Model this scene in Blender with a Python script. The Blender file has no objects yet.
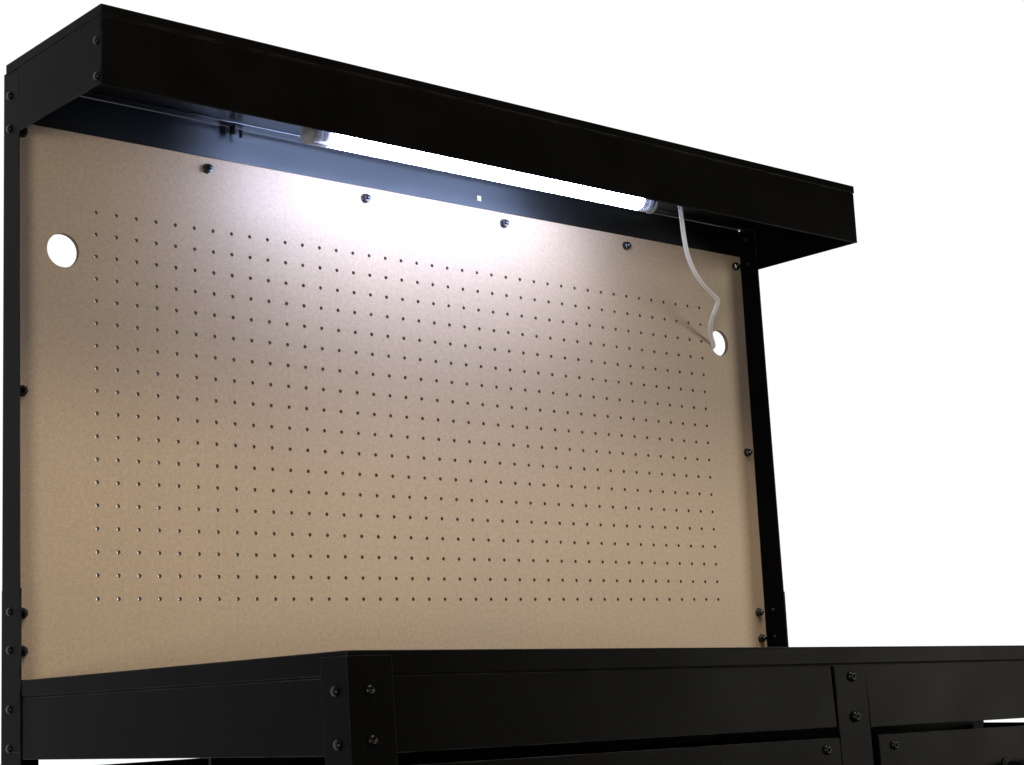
import bpy, bmesh, math, random
from mathutils import Vector, Matrix

random.seed(7)
C = bpy.context.scene.collection
IN = 0.0254                 # everything below is measured in inches ...
FLOOR = -54.4               # ... with z = 0 at the top row of pegboard holes; the feet stand at this z


def P(x, y, z):
    return Vector((x * IN, y * IN, (z - FLOOR) * IN))


# ------------------------------------------------------------------ camera
cam = bpy.data.cameras.new("camera")
cam_o = bpy.data.objects.new("camera", cam)
C.objects.link(cam_o)
cam.sensor_fit = 'HORIZONTAL'
cam.sensor_width = 36.0
cam.lens = 36.0 * 1774.4656 / 1024.0
cam.clip_start = 0.05
cam.clip_end = 200.0
RX = Vector((0.7529469752789034, -0.656471537765808, -0.045999701322350546))
RY = Vector((0.0804405231413162, 0.16118688998096864, -0.9836402333856695))
RZ = Vector((0.653146365415212, 0.7369286984516603, 0.17417209519104965))
m = Matrix.Identity(4)
for i in range(3):
    m[i][0], m[i][1], m[i][2] = RX[i], -RY[i], -RZ[i]
m.translation = P(-36.793, -68.696, -21.903)
cam_o.matrix_world = m
sc = bpy.context.scene
sc.camera = cam_o

# ------------------------------------------------------------------ world: white studio behind the bench, dim studio in front
w = bpy.data.worlds.new("World")
sc.world = w
w.use_nodes = True
nt = w.node_tree
bg = nt.nodes["Background"]
tc = nt.nodes.new("ShaderNodeTexCoord")
sp = nt.nodes.new("ShaderNodeSeparateXYZ")
mr = nt.nodes.new("ShaderNodeMapRange")
mr.interpolation_type = 'SMOOTHSTEP'
mr.inputs["From Min"].default_value = 0.0
mr.inputs["From Max"].default_value = 0.32
mr.inputs["To Min"].default_value = 0.006
mr.inputs["To Max"].default_value = 1.0
nt.links.new(tc.outputs["Generated"], sp.inputs[0])
nt.links.new(sp.outputs["Y"], mr.inputs["Value"])
nt.links.new(mr.outputs["Result"], bg.inputs["Color"])
bg.inputs["Strength"].default_value = 1.03


# ------------------------------------------------------------------ studio lamps
def area(name, loc, target, size, power, color, size_y=None, along=None):
    l = bpy.data.lights.new(name, 'AREA')
    l.energy = power
    l.color = color
    l.shape = 'RECTANGLE'
    l.size = size * IN
    l.size_y = (size_y or size) * IN
    o = bpy.data.objects.new(name, l)
    C.objects.link(o)
    o.location = P(*loc)
    d = P(*target) - P(*loc)
    if along:
        z = -d.normalized()
        x = Vector(along)
        x = (x - z * x.dot(z)).normalized()
        y = z.cross(x)
        o.rotation_euler = Matrix((x, y, z)).transposed().to_euler()
    else:
        o.rotation_euler = d.to_track_quat('-Z', 'Y').to_euler()
    return o


area("studio_softbox", (128, -102, -10), (20, 0, -14), 52, 46, (1.0, 0.93, 0.82))
area("studio_softbox", (-98, -96, -24), (14, 0, -14), 32, 50, (1.0, 0.93, 0.82))
area("studio_softbox", (20, -46, 58), (18, 0, -18), 56, 34, (1.0, 0.87, 0.68), 16, (1.0, 0.5, 0.0))

sc.view_settings.view_transform = 'Standard'
sc.view_settings.look = 'None'
sc.view_settings.exposure = 0.0
sc.view_settings.gamma = 1.0
sc.render.engine = 'CYCLES'
sc.cycles.use_denoising = True
sc.cycles.max_bounces = 8
sc.cycles.sample_clamp_indirect = 4.0


# ------------------------------------------------------------------ materials
def new_mat(name):
    mt = bpy.data.materials.new(name)
    mt.use_nodes = True
    return mt, mt.node_tree, mt.node_tree.nodes["Principled BSDF"]


def coords(nt):
    return nt.nodes.new("ShaderNodeTexCoord").outputs["Object"]


def noise(nt, vec, scale, detail=3.0, rough=0.55):
    n = nt.nodes.new("ShaderNodeTexNoise")
    n.inputs["Scale"].default_value = scale
    n.inputs["Detail"].default_value = detail
    n.inputs["Roughness"].default_value = rough
    nt.links.new(vec, n.inputs["Vector"])
    return n.outputs["Fac"]


def ramp(nt, fac, stops):
    r = nt.nodes.new("ShaderNodeValToRGB")
    e = r.color_ramp.elements
    while len(e) < len(stops):
        e.new(0.5)
    for k, (p, c) in enumerate(stops):
        e[k].position = p
        e[k].color = (*c, 1) if isinstance(c, tuple) else (c, c, c, 1)
    nt.links.new(fac, r.inputs[0])
    return r.outputs[0]


def bump(nt, b, h, strength, dist):
    n = nt.nodes.new("ShaderNodeBump")
    n.inputs["Strength"].default_value = strength
    n.inputs["Distance"].default_value = dist
    nt.links.new(h, n.inputs["Height"])
    nt.links.new(n.outputs[0], b.inputs["Normal"])


def powder_coat(name, base, r0, r1, spec=0.5, edge_glint=0.0):
    mt, nt, b = new_mat(name)
    v = coords(nt)
    n1 = noise(nt, v, 14, 4)
    col = ramp(nt, n1, [(0.3, base * 0.75), (0.7, base * 1.25)])
    if edge_glint:
        # glint of light put into the colour: lighter grey along the folded edges
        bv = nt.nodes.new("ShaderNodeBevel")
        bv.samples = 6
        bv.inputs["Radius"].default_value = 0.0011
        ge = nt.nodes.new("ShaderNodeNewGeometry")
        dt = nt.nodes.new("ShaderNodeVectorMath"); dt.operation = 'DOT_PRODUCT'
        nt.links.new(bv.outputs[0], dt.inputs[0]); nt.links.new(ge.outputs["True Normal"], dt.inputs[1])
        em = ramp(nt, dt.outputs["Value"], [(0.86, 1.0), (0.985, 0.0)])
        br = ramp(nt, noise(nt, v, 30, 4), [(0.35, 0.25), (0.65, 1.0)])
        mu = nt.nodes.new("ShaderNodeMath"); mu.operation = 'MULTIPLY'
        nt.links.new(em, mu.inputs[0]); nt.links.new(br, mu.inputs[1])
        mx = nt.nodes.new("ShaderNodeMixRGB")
        mx.inputs[2].default_value = (edge_glint, edge_glint, edge_glint * 1.02, 1)
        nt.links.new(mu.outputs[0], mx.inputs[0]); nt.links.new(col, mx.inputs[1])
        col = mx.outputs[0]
    nt.links.new(col, b.inputs["Base Color"])
    b.inputs["Specular Tint"].default_value = (0.80, 0.91, 1.0, 1)
    nt.links.new(ramp(nt, noise(nt, v, 9, 5), [(0.3, r0), (0.75, r1)]), b.inputs["Roughness"])
    b.inputs["Specular IOR Level"].default_value = spec
    bump(nt, b, noise(nt, v, 1500, 2), 0.12, 0.0004)
    return mt


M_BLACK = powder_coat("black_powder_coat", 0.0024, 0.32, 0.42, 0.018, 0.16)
M_SATIN = powder_coat("black_satin_coat", 0.0025, 0.29, 0.37, 0.95)
M_NUT = powder_coat("black_plated_nut", 0.012, 0.16, 0.26, 0.75)
M_BOLT = powder_coat("black_oxide_steel", 0.005, 0.22, 0.34, 0.2)

M_BOARD, nt, b = new_mat("tan_hardboard")
v = coords(nt)
fine = noise(nt, v, 620, 3, 0.7)
mid = noise(nt, v, 190, 3, 0.6)
big = noise(nt, v, 3.2, 4, 0.5)
c1 = ramp(nt, fine, [(0.28, (0.34, 0.25, 0.165)), (0.5, (0.435, 0.335, 0.232)), (0.74, (0.53, 0.42, 0.305))])
c2 = ramp(nt, mid, [(0.3, (0.92, 0.915, 0.91)), (0.7, (1.08, 1.08, 1.075))])
c3 = ramp(nt, big, [(0.3, (0.93, 0.93, 0.92)), (0.7, (1.05, 1.04, 1.03))])
mx = nt.nodes.new("ShaderNodeMixRGB"); mx.blend_type = 'MULTIPLY'; mx.inputs[0].default_value = 1
nt.links.new(c1, mx.inputs[1]); nt.links.new(c2, mx.inputs[2])
mx2 = nt.nodes.new("ShaderNodeMixRGB"); mx2.blend_type = 'MULTIPLY'; mx2.inputs[0].default_value = 1
nt.links.new(mx.outputs[0], mx2.inputs[1]); nt.links.new(c3, mx2.inputs[2])
nt.links.new(mx2.outputs[0], b.inputs["Base Color"])
nt.links.new(ramp(nt, big, [(0.3, 0.50), (0.7, 0.60)]), b.inputs["Roughness"])
b.inputs["Specular IOR Level"].default_value = 0.55
bump(nt, b, fine, 0.15, 0.0004)

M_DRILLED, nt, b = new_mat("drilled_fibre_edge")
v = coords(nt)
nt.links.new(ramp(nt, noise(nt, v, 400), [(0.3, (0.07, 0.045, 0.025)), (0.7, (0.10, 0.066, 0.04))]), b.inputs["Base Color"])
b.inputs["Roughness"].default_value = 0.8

M_TUBE, nt, b = new_mat("lit_tube")
b.inputs["Base Color"].default_value = (0.9, 0.9, 0.9, 1)
b.inputs["Emission Color"].default_value = (0.545, 0.63, 0.98, 1)
b.inputs["Emission Strength"].default_value = 50.0

M_CLEAR, nt, b = new_mat("clear_plastic")
b.inputs["Base Color"].default_value = (0.93, 0.95, 1.0, 1)
b.inputs["Roughness"].default_value = 0.08
b.inputs["IOR"].default_value = 1.46
b.inputs["Transmission Weight"].default_value = 0.85

M_SOCKET, nt, b = new_mat("grey_socket_plastic")
v = coords(nt)
nt.links.new(ramp(nt, noise(nt, v, 60), [(0.3, 0.5), (0.7, 0.62)]), b.inputs["Base Color"])
b.inputs["Roughness"].default_value = 0.35

M_FROST, nt, b = new_mat("frosted_plastic")
v = coords(nt)
nt.links.new(ramp(nt, noise(nt, v, 60), [(0.3, (0.5, 0.53, 0.58)), (0.7, (0.6, 0.63, 0.68))]), b.inputs["Base Color"])
b.inputs["Roughness"].default_value = 0.3
b.inputs["Transmission Weight"].default_value = 0.35

M_PIN, nt, b = new_mat("bright_metal")
v = coords(nt)
nt.links.new(ramp(nt, noise(nt, v, 200), [(0.3, 0.55), (0.7, 0.7)]), b.inputs["Base Color"])
b.inputs["Metallic"].default_value = 1.0
b.inputs["Roughness"].default_value = 0.25

M_CORD, nt, b = new_mat("pale_cord_plastic")
v = coords(nt)
nt.links.new(ramp(nt, noise(nt, v, 90), [(0.3, (0.90, 0.89, 0.91)), (0.7, (0.94, 0.93, 0.95))]), b.inputs["Base Color"])
b.inputs["Roughness"].default_value = 0.35


# ------------------------------------------------------------------ mesh helpers
def bench_fit(x, y, z):
    """Sag of the bench carcass towards its far end and splay of its front, as in the photograph."""
    wgt = min(max(-y / 23.67, 0.0), 1.0)
    d = min(max(-20.39 - z, 0.0), 6.0)
    lip = 0.11 * (wgt - 1.0) - 0.003 * (x + 4.24) * wgt if z > -20.4 else 0.0
    return x, y - 0.04 * d * wgt, z - 0.0092 * (x + 4.24) * wgt + lip


def box(bm, x0, x1, y0, y1, z0, z1, bev=0.03, seg=2):
    g = bmesh.ops.create_cube(bm, size=1.0)
    vs = g['verts']
    for q in vs:
        q.co = Vector(((x0 + x1) / 2 + q.co.x * (x1 - x0), (y0 + y1) / 2 + q.co.y * (y1 - y0), (z0 + z1) / 2 + q.co.z * (z1 - z0)))
    bev = min(bev, 0.45 * min(x1 - x0, y1 - y0, z1 - z0))
    if bev > 0:
        es = list({e for q in vs for e in q.link_edges})
        bmesh.ops.bevel(bm, geom=es, offset=bev, segments=seg, affect='EDGES', profile=0.5)


def angle_post(bm, pts, t, z0, z1, bev=0.03, seg=2):
    """L-section upright: pts = (corner x, corner y, end x of the x flange, end y of the y flange)."""
    cx, cy, ex, ey = pts
    sx, sy = (1 if ex > cx else -1), (1 if ey > cy else -1)
    loop = [(cx, cy), (ex, cy), (ex, cy + sy * t), (cx + sx * t, cy + sy * t), (cx + sx * t, ey), (cx, ey)]
    if sx * sy < 0:
        loop.reverse()
    vs = [bm.verts.new((x, y, z0)) for x, y in loop]
    f = bm.faces.new(vs)
    r = bmesh.ops.extrude_face_region(bm, geom=[f])
    top = [q for q in r['geom'] if isinstance(q, bmesh.types.BMVert)]
    for q in top:
        q.co.z = z1
    es = list({e for q in vs + top for e in q.link_edges})
    bmesh.ops.bevel(bm, geom=es, offset=min(bev, 0.45 * t), segments=seg, affect='EDGES', profile=0.5)


def lathe(bm, prof, origin, axis, n=20):
    """Turn (radius, height) pairs round an axis."""
    a = Vector(axis).normalized()
    u = a.orthogonal().normalized()
    v_ = a.cross(u)
    o = Vector(origin)
    rings = []
    for r, h in prof:
        if r < 1e-6:
            rings.append([bm.verts.new(o + a * h)])
        else:
            rings.append([bm.verts.new(o + a * h + (u * math.cos(2 * math.pi * k / n) + v_ * math.sin(2 * math.pi * k / n)) * r) for k in range(n)])
    for A, B in zip(rings, rings[1:]):
        for k in range(n):
            k2 = (k + 1) % n
            if len(A) == 1 and len(B) == 1:
                continue
            if len(A) == 1:
                bm.faces.new((A[0], B[k2], B[k]))
            elif len(B) == 1:
                bm.faces.new((A[k], A[k2], B[0]))
            else:
                bm.faces.new((A[k], A[k2], B[k2], B[k]))


def catmull(pts, n=10):
    out = []
    p = [Vector(q) for q in pts]
    p = [2 * p[0] - p[1]] + p + [2 * p[-1] - p[-2]]
    for i in range(1, len(p) - 2):
        a, b_, c, d = p[i - 1], p[i], p[i + 1], p[i + 2]
        for k in range(n):
            t = k / n
            out.append(0.5 * ((2 * b_) + (c - a) * t + (2 * a - 5 * b_ + 4 * c - d) * t * t + (3 * b_ - a - 3 * c + d) * t ** 3))
    out.append(p[-2])
    return out


def tube(bm, pts, r, n=10, side=None, off=0.0):
    rings = []
    prev = None
    for i, p in enumerate(pts):
        t = (pts[min(i + 1, len(pts) - 1)] - pts[max(i - 1, 0)]).normalized()
        ref = Vector(side) if side else (prev if prev else t.orthogonal())
        u = (ref - t * ref.dot(t)).normalized()
        prev = u
        v_ = t.cross(u)
        c = p + u * off
        rings.append([bm.verts.new(c + (u * math.cos(2 * math.pi * k / n) + v_ * math.sin(2 * math.pi * k / n)) * r) for k in range(n)])
    for A, B in zip(rings, rings[1:]):
        for k in range(n):
            bm.faces.new((A[k], A[(k + 1) % n], B[(k + 1) % n], B[k]))
    bm.faces.new(rings[0][::-1])
    bm.faces.new(rings[-1])


def obj(name, bm, mat, parent=None, fit=None, smooth=False):
    for q in bm.verts:
        c = fit(*q.co) if fit else q.co
        q.co = P(*c)
    bmesh.ops.recalc_face_normals(bm, faces=bm.faces)
    me = bpy.data.meshes.new(name)
    bm.to_mesh(me)
    bm.free()
    me.materials.append(mat)
    if smooth:
        for p in me.polygons:
            p.use_smooth = True
    o = bpy.data.objects.new(name, me)
    C.objects.link(o)
    if parent:
        o.parent = parent
        # world-space vertices: undo the parent's own offset
        o.matrix_parent_inverse = Matrix.Translation(-world_loc(parent))
    return o


def world_loc(o):
    v_ = Vector(o.location)
    return v_ if o.type == 'EMPTY' else Vector((0, 0, 0))


def B():
    return bmesh.new()


def thing(name, loc, label, cat):
    o = bpy.data.objects.new(name, None)
    o.empty_display_size = 0.1
    C.objects.link(o)
    o.location = P(*loc)
    o["label"] = label
    o["category"] = cat
    return o


BOLT_DOME = [(0.0, 0.05), (0.075, 0.05), (0.09, 0.125), (0.115, 0.135), (0.155, 0.118), (0.19, 0.085), (0.215, 0.04), (0.22, 0.0), (0.22, -0.03)]
BOLT_ROUND = [(0.0, 0.14), (0.05, 0.135), (0.10, 0.12), (0.145, 0.09), (0.18, 0.045), (0.19, 0.0), (0.19, -0.03)]


def bolt(parent, x, y, z, axis, prof=None, fit=None, s=1.0):
    bm = B()
    lathe(bm, [(r * s, h * s) for r, h in (prof or BOLT_DOME)], (x, y, z), axis, 18)
    return obj("bolt", bm, M_BOLT, parent, fit, True)


def board_bolt(parent, x, y, z):
    """Nut with a rounded bolt end standing out of the pegboard."""
    bm = B()
    lathe(bm, [(0.25, -0.01), (0.25, 0.05), (0.24, 0.06), (0.205, 0.065)], (x, y, z), (0, -1, 0), 20)
    lathe(bm, [(0.205, 0.055), (0.215, 0.07), (0.215, 0.22), (0.19, 0.25), (0.11, 0.255), (0.11, 0.34), (0.085, 0.375), (0.0, 0.38)], (x, y, z), (0, -1, 0), 6)
    lathe(bm, [(0.11, 0.2), (0.11, 0.345), (0.08, 0.38), (0.0, 0.385)], (x, y, z), (0, -1, 0), 14)
    return obj("bolt", bm, M_NUT, parent)


# ------------------------------------------------------------------ the workbench
XL, XR, YF = -4.24, 43.40, -8.42
bench = thing("workbench", (19.5, -11.8, FLOOR), "black steel workbench with tan pegboard back wall, drawers and overhead shelf", "workbench")

# pegboard: real holes, 40 x 18 at one inch, and two cable holes
T = 0.24


def ring_cell(bm, x0, x1, z0, z1, cx, cz, rx, n, y0, y1):
    """A rectangle with a round hole through it."""
    per = []
    k4 = n // 4
    cor = [(x0, z0), (x1, z0), (x1, z1), (x0, z1)]
    for s in range(4):
        a, b_ = cor[s], cor[(s + 1) % 4]
        for k in range(k4):
            t = k / k4
            per.append((a[0] + (b_[0] - a[0]) * t, a[1] + (b_[1] - a[1]) * t))
    cir = [(cx + rx * math.cos(math.pi * 1.25 + 2 * math.pi * k / n), cz + rx * math.sin(math.pi * 1.25 + 2 * math.pi * k / n)) for k in range(n)]
    of = [bm.verts.new((x, y0, z)) for x, z in per]
    inf = [bm.verts.new((x, y0, z)) for x, z in cir]
    ob = [bm.verts.new((x, y1, z)) for x, z in per]
    inb = [bm.verts.new((x, y1, z)) for x, z in cir]
    for k in range(n):
        j = (k + 1) % n
        bm.faces.new((of[k], of[j], inf[j], inf[k]))
        bm.faces.new((ob[j], ob[k], inb[k], inb[j]))
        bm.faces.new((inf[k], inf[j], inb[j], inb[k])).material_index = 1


def slab(bm, x0, x1, z0, z1, y0, y1):
    a = [bm.verts.new(c) for c in ((x0, y0, z0), (x1, y0, z0), (x1, y0, z1), (x0, y0, z1))]
    c = [bm.verts.new(q) for q in ((x0, y1, z0), (x1, y1, z0), (x1, y1, z1), (x0, y1, z1))]
    bm.faces.new(a)
    bm.faces.new(c[::-1])


bm = B()
BX0, BX1, BZ0, BZ1 = -4.10, 42.92, -20.3, 3.62
for i in range(40):
    for j in range(18):
        ring_cell(bm, i - 0.5, i + 0.5, -j - 0.5, -j + 0.5, i, -j, 0.09, 12, 0.0, T)
HR = 0.76
ring_cell(bm, BX0, -0.5, -3.4, -0.4, -1.58, -1.92, HR, 48, 0.0, T)
ring_cell(bm, 39.5, BX1, -3.4, -0.4, 40.56, -1.95, HR, 48, 0.0, T)
slab(bm, BX0, -0.5, -0.4, 0.5, 0, T); slab(bm, BX0, -0.5, -17.5, -3.4, 0, T)
slab(bm, 39.5, BX1, -0.4, 0.5, 0, T); slab(bm, 39.5, BX1, -17.5, -3.4, 0, T)
slab(bm, BX0, BX1, 0.5, BZ1, 0, T); slab(bm, BX0, BX1, BZ0, -17.5, 0, T)
for x in (BX0, BX1):
    bm.faces.new([bm.verts.new(c) for c in ((x, 0, BZ0), (x, T, BZ0), (x, T, BZ1), (x, 0, BZ1))])
for z in (BZ0, BZ1):
    bm.faces.new([bm.verts.new(c) for c in ((BX0, 0, z), (BX1, 0, z), (BX1, T, z), (BX0, T, z))])
bmesh.ops.remove_doubles(bm, verts=bm.verts, dist=1e-4)
board = obj("pegboard", bm, M_BOARD, bench)
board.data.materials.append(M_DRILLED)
for x, z in [(5.74, 2.95), (14.86, 2.92), (24.02, 2.94), (33.18, 2.95)]:
    board_bolt(board, x, 0, z)
for x, z in [(42.40, 2.92), (42.30, -8.38), (42.34, -17.74), (42.42, -19.24), (-3.52, 3.08), (-3.50, -8.28), (-3.48, -17.6), (-3.48, -19.15)]:
    board_bolt(board, x, 0, z)

# two angle uprights, their front flange a little wider towards the foot
def post_fit(x, y, z):
    return x, (y + 0.009 * (z + 8) if y < -0.5 else y), z


bm = B()
angle_post(bm, (XL + 0.035, 0.31, -2.75, -1.22), 0.06, -23.2, 5.62)
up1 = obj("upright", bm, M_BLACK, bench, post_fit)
bm = B()
angle_post(bm, (42.99, 0.31, 41.6, -1.43), 0.06, -23.2, 5.15)
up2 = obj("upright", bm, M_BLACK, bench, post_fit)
for z in (4.50, 3.02):
    bolt(up1, XL + 0.035, -0.28, z, (-1, 0, 0), BOLT_ROUND)
for z in (4.50, 3.02):
    bolt(up2, 42.93, -0.55, z, (-1, 0, 0), BOLT_ROUND, s=0.9)

# overhead shelf: top tray, fascia, end panels, back panel with a slot, ribs
sh_bm = B()
box(sh_bm, XL - 0.02, XR + 0.05, YF - 0.03, 0.02, 5.53, 5.97, 0.05)
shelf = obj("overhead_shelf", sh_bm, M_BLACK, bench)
bm = B()
box(bm, XL + 0.01, XR, YF, YF + 0.1, 2.61, 5.515, 0.045, 4)
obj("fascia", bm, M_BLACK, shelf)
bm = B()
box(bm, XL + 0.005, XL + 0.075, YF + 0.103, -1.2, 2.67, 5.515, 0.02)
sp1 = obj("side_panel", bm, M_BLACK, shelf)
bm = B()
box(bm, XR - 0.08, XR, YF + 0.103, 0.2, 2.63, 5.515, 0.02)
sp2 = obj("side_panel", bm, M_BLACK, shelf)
for z in (4.52, 3.03):
    bolt(sp1, XL + 0.005, YF + 0.36, z, (-1, 0, 0), BOLT_ROUND)
bm = B()
box(bm, XL + 0.08, XR - 0.09, YF + 0.085, -0.02, 5.22, 5.40, 0.008)
box(bm, XL + 0.08, XR - 0.09, -0.85, -0.62, 5.14, 5.218, 0.02)
box(bm, XL + 0.08, XR - 0.09, -2.2, -2.05, 5.17, 5.218, 0.02)
obj("deck", bm, M_SATIN, shelf)
bm = B()
sx0, sx1, sz0, sz1 = 22.20, 22.50, 3.92, 4.22
bx0, bx1 = XL + 0.14, 42.91


def back_z(x):
    return 3.50 + 0.05 * (x - bx0) / (bx1 - bx0)


def panel_piece(x0, x1, z0, z1, y0, y1):
    """A sheet piece whose lower edge may run a little out of level (z = None)."""
    q = []
    for y in (y0, y1):
        q.append([bm.verts.new((x0, y, back_z(x0) if z0 is None else z0)), bm.verts.new((x1, y, back_z(x1) if z0 is None else z0)),
                  bm.verts.new((x1, y, z1)), bm.verts.new((x0, y, z1))])
    f, k = q
    bm.faces.new(f); bm.faces.new(k[::-1])
    for i in range(4):
        bm.faces.new((f[i], f[(i + 1) % 4], k[(i + 1) % 4], k[i]))


panel_piece(bx0, sx0, None, 5.21, -0.06, -0.03)
panel_piece(sx1, bx1, None, 5.21, -0.06, -0.03)
panel_piece(sx0, sx1, None, sz0, -0.06, -0.03)
panel_piece(sx0, sx1, sz1, 5.21, -0.06, -0.03)
obj("back_panel", bm, M_SATIN, shelf)
bm = B()
box(bm, 6.8, 7.3, -0.75, -0.3, 4.92, 5.13, 0.04)
lathe(bm, [(0.0, 0.5), (0.07, 0.5), (0.085, 0.46), (0.085, 0.0)], (7.31, -0.5, 5.1), (0, 0, -1), 12)
lathe(bm, [(0.0, 0.42), (0.13, 0.42), (0.15, 0.38), (0.15, 0.0)], (6.87, -0.5, 5.1), (0, 0, -1), 8)
obj("cable_clip", bm, M_BOLT, shelf)

# ---- bench carcass
YB, XB0, XB1 = -23.67, XL, 43.4


def tcut(bm, n=12):
    """Cut long pieces crosswise so that the sag bends them evenly."""
    for k in range(1, n):
        x = XB0 + (XB1 - XB0) * k / n
        bmesh.ops.bisect_plane(bm, geom=bm.verts[:] + bm.edges[:] + bm.faces[:], plane_co=(x, 0, 0), plane_no=(1, 0, 0))


bm = B()
box(bm, XB0 + 0.06, XB1 - 0.06, YB + 0.03, -1.45, -21.02, -20.25, 0.06, 3)
tcut(bm)
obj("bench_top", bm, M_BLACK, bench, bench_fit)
# front legs (corner out), rear legs round the uprights
for cx, cy, ex, ey, z1 in [(XB0 - 0.0, YB - 0.0, XB0 + 1.78, YB + 1.42, -20.41), (XB1, YB, XB1 - 1.78, YB + 1.42, -20.41)]:
    bm = B()
    angle_post(bm, (cx, cy, ex, ey), 0.08, FLOOR, z1, 0.06, 4)
    bmesh.ops.bisect_plane(bm, geom=bm.verts[:] + bm.edges[:] + bm.faces[:], plane_co=(0, 0, -26.39), plane_no=(0, 0, 1))
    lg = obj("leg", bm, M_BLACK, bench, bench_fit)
    sg = 1 if ex > cx else -1
    for z in (-21.50, -23.03):
        bolt(lg, cx + sg * 0.83, cy, z, (0, -1, 0), BOLT_DOME, bench_fit, 0.85)
        bolt(lg, cx, cy + 0.66, z + (0.01 if z > -22 else -0.09), (-sg, 0, 0), BOLT_ROUND, bench_fit)
for cx, ex, sg in [(XL + 0.055, -2.55, -1), (43.07, 41.7, 1)]:
    bm = B()
    angle_post(bm, (cx, 0.385, ex, -1.34 if sg < 0 else -1.50), 0.07, FLOOR, -16.64)
    lg = obj("leg", bm, M_BLACK, bench)
    if sg < 0:
        for z in (-17.56, -19.11, -21.48, -23.04):
            bolt(lg, cx, -0.42, z, (-1, 0, 0), BOLT_ROUND)
for z in (-17.66, -19.2):
    bolt(up2, 42.93, -0.62, z, (-1, 0, 0), BOLT_ROUND, s=0.8)

# aprons
bm = B()
box(bm, XB0 + 0.09, XB0 + 0.16, YB + 0.12, -1.48, -23.48, -21.06, 0.025)
box(bm, XB0 + 0.17, XB0 + 0.24, YB + 0.2, -1.5, -21.4, -20.9, 0.01)
box(bm, XB0 + 0.17, XB0 + 0.7, YB + 1.5, -1.7, -23.47, -23.40, 0.02)
obj("side_apron", bm, M_BLACK, bench, bench_fit)
bm = B()
box(bm, XB1 - 0.16, XB1 - 0.09, YB + 0.12, -1.48, -23.48, -21.06, 0.025)
obj("side_apron", bm, M_BLACK, bench, bench_fit)
bm = B()
box(bm, XB0 + 0.2, 19.22, YB + 0.085, YB + 0.155, -23.45, -21.06, 0.025)
box(bm, XB0 + 0.3, 19.2, YB + 0.16, YB + 0.22, -21.4, -20.9, 0.01)
tcut(bm)
obj("front_apron", bm, M_BLACK, bench, bench_fit)
bm = B()
box(bm, 21.30, XB1 - 0.2, YB + 0.02, YB + 0.09, -23.52, -21.06, 0.025)
box(bm, 19.21, XB1 - 0.2, YB + 0.16, YB + 0.22, -21.4, -20.9, 0.01)
tcut(bm)
obj("front_apron", bm, M_BLACK, bench, bench_fit)
bm = B()
box(bm, 19.36, 21.285, YB + 0.01, YB + 0.09, -33.0, -21.06, 0.025)
stile = obj("centre_stile", bm, M_BLACK, bench, bench_fit)
for z, x in ((-21.50, 20.36), (-23.07, 20.36)):
    bolt(stile, x, YB + 0.01, z, (0, -1, 0), BOLT_DOME, bench_fit)
bm = B()
box(bm, XB0 + 1.5, XB1 - 1.5, -0.25, -0.1, -27.0, -23.91, 0.03)
obj("rear_rail", bm, M_BLACK, bench)
bm = B()
box(bm, -3.9, 41.62, -15.1, -15.0, -33.0, -21.1, 0)
tcut(bm)
obj("cabinet_back", bm, M_BLACK, bench, bench_fit)

# drawers
for x0, x1, tz in [(-2.3, 19.2, -23.84), (21.70, 41.35, -23.83)]:
    bm = B()
    box(bm, x0, x1, YB + 0.0, YB + 0.09, -28.6, tz, 0.03)
    tcut(bm)
    dr = obj("drawer", bm, M_BLACK, bench, bench_fit)
    bm = B()
    box(bm, x0 + 0.8, x0 + 0.87, YB + 0.1, -15.4, -28.4, tz - 0.17, 0.02)
    box(bm, x1 - 0.30, x1 - 0.23, YB + 0.1, -15.4, -28.4, tz - 0.17, 0.02)
    box(bm, x0 + 0.88, x1 - 0.31, YB + 0.1, -15.4, -28.4, -28.3, 0.02)
    tcut(bm)
    obj("drawer_box", bm, M_BLACK, dr, bench_fit)
    for x in (x0 + 0.9, x1 - 0.85):
        for z in (tz - 0.44, -28.0):
            bolt(dr, x, YB, z, (0, -1, 0), BOLT_DOME, bench_fit, 0.92)
    cx = (x0 + x1) / 2
    pts = catmull([(cx - 1.25, YB + 0.05, -25.45), (cx - 1.25, YB - 0.55, -25.45), (cx - 1.0, YB - 0.85, -25.45), (cx, YB - 0.92, -25.45),
                   (cx + 1.0, YB - 0.85, -25.45), (cx + 1.25, YB - 0.55, -25.45), (cx + 1.25, YB + 0.05, -25.45)], 8)
    bm = B()
    tube(bm, pts, 0.17, 12)
    for s in (-1, 1):
        lathe(bm, [(0.34, -0.01), (0.34, 0.05), (0.30, 0.09), (0.16, 0.1)], (cx + s * 1.25, YB, -25.45), (0, -1, 0), 18)
    obj("handle", bm, M_BLACK, dr, bench_fit, True)

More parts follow.
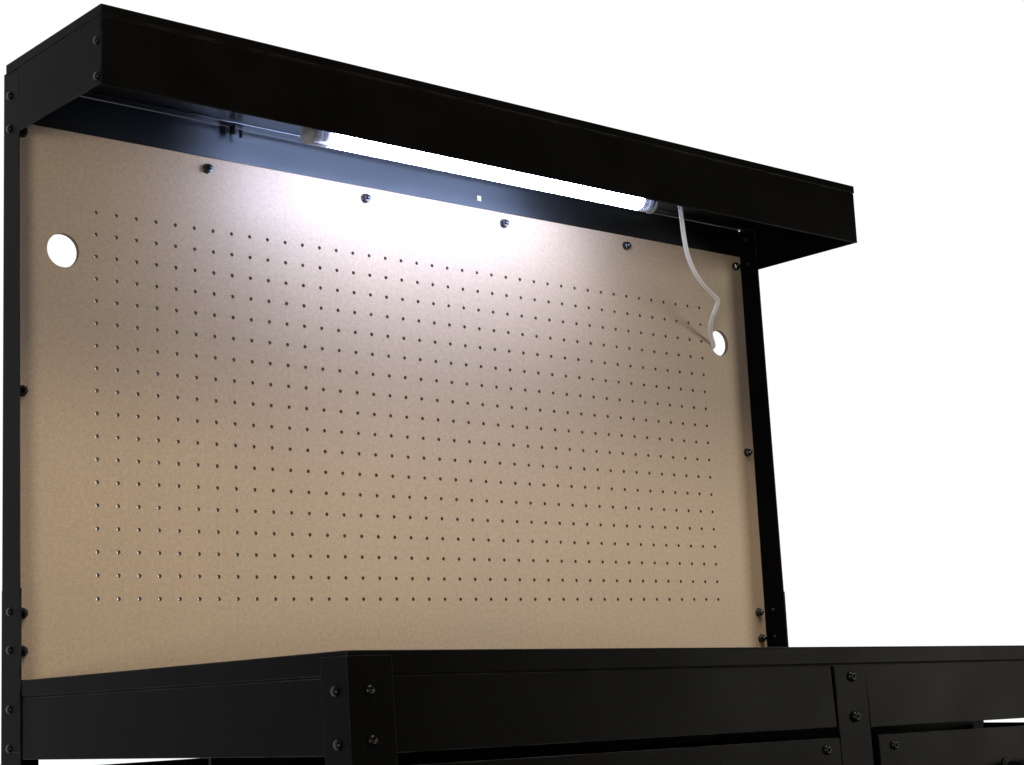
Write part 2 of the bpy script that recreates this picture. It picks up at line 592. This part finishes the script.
# ------------------------------------------------------------------ the lamp under the shelf
TY, TZ = -5.3, 3.68
lamp = thing("tube_lamp", (19.8, TY, TZ), "glowing white tube lamp with clear end caps and pale cord, under the shelf", "lamp")
bm = B()
lathe(bm, [(0.0, 0.0), (0.40, 0.0), (0.50, 0.06), (0.52, 0.15), (0.52, 20.0), (0.50, 20.09), (0.40, 20.15), (0.0, 20.15)], (8.84, TY, TZ), (1, 0, 0), 32)
obj("light_tube", bm, M_TUBE, lamp, None, True)
for x, dx, L in ((8.84, -1, 0.92), (28.99, 1, 0.80)):
    bm = B()
    lathe(bm, [(0.46, -0.10), (0.55, -0.10), (0.555, 0.0), (0.555, L - 0.04), (0.52, L), (0.46, L), (0.47, L - 0.04), (0.48, 0.0), (0.46, -0.10)], (x, TY, TZ), (dx, 0, 0), 32)
    cap = obj("end_cap", bm, M_CLEAR, lamp, None, True)
    bm = B()
    lathe(bm, [(0.0, 0.02), (0.32, 0.02), (0.35, 0.05), (0.35, 0.26), (0.30, 0.30), (0.0, 0.30)], (x, TY, TZ), (dx, 0, 0), 24)
    lathe(bm, [(0.0, L * 0.52), (0.41, L * 0.52), (0.43, L * 0.56), (0.43, L * 0.82), (0.40, L * 0.86), (0.0, L * 0.86)], (x, TY, TZ), (dx, 0, 0), 24)
    obj("socket", bm, M_SOCKET, cap, None, True)
    bm = B()
    for s in (-1, 1):
        lathe(bm, [(0.0, 0.3), (0.05, 0.3), (0.05, L * 0.54), (0.0, L * 0.54)], (x, TY + s * 0.16, TZ - 0.1), (dx, 0, 0), 10)
    obj("pin", bm, M_PIN, cap, None, True)
    bm = B()
    e = 0.28 if dx < 0 else 0.22
    lathe(bm, [(0.0, L + 0.005), (0.56, L + 0.005), (0.575, L + 0.03), (0.575, L + 0.09), (0.54, L + 0.12), (0.54, L + e - 0.1), (0.46, L + e), (0.0, L + e)], (x, TY, TZ), (dx, 0, 0), 32)
    obj("end_plug", bm, M_FROST, cap, None, True)
    bm = B()
    bxm = x + dx * 0.5
    box(bm, bxm - 0.2, bxm + 0.2, TY - 0.45, TY + 0.45, 4.2, 5.20, 0.04)
    obj("bracket", bm, M_SOCKET, lamp)
cord = [(29.95, -5.2, 3.8), (30.8, -5.0, 4.35), (32.2, -4.6, 4.95), (33.1, -4.35, 4.7), (33.3, -4.25, 4.2)]
cord += [(33.43, -4.2, 3.4), (33.75, -4.0, 2.47), (34.28, -3.7, 1.69), (35.15, -3.35, 0.91), (36.27, -2.95, 0.38), (37.36, -2.6, 0.05),
         (37.94, -2.4, -0.16), (38.13, -2.1, -0.46), (38.35, -1.6, -0.87), (38.76, -1.0, -1.3), (39.36, -0.45, -1.73), (40.0, -0.02, -2.19),
         (40.15, 0.45, -2.45), (40.0, 0.75, -3.6), (39.6, 0.8, -6.5), (39.3, 0.8, -12.0)]
pts = catmull(cord, 8)
bm = B()
for s in (-1, 1):
    tube(bm, pts, 0.072, 10, (0.8, -0.55, 0.15), 0.062 * s)
obj("power_cord", bm, M_CORD, lamp, None, True)
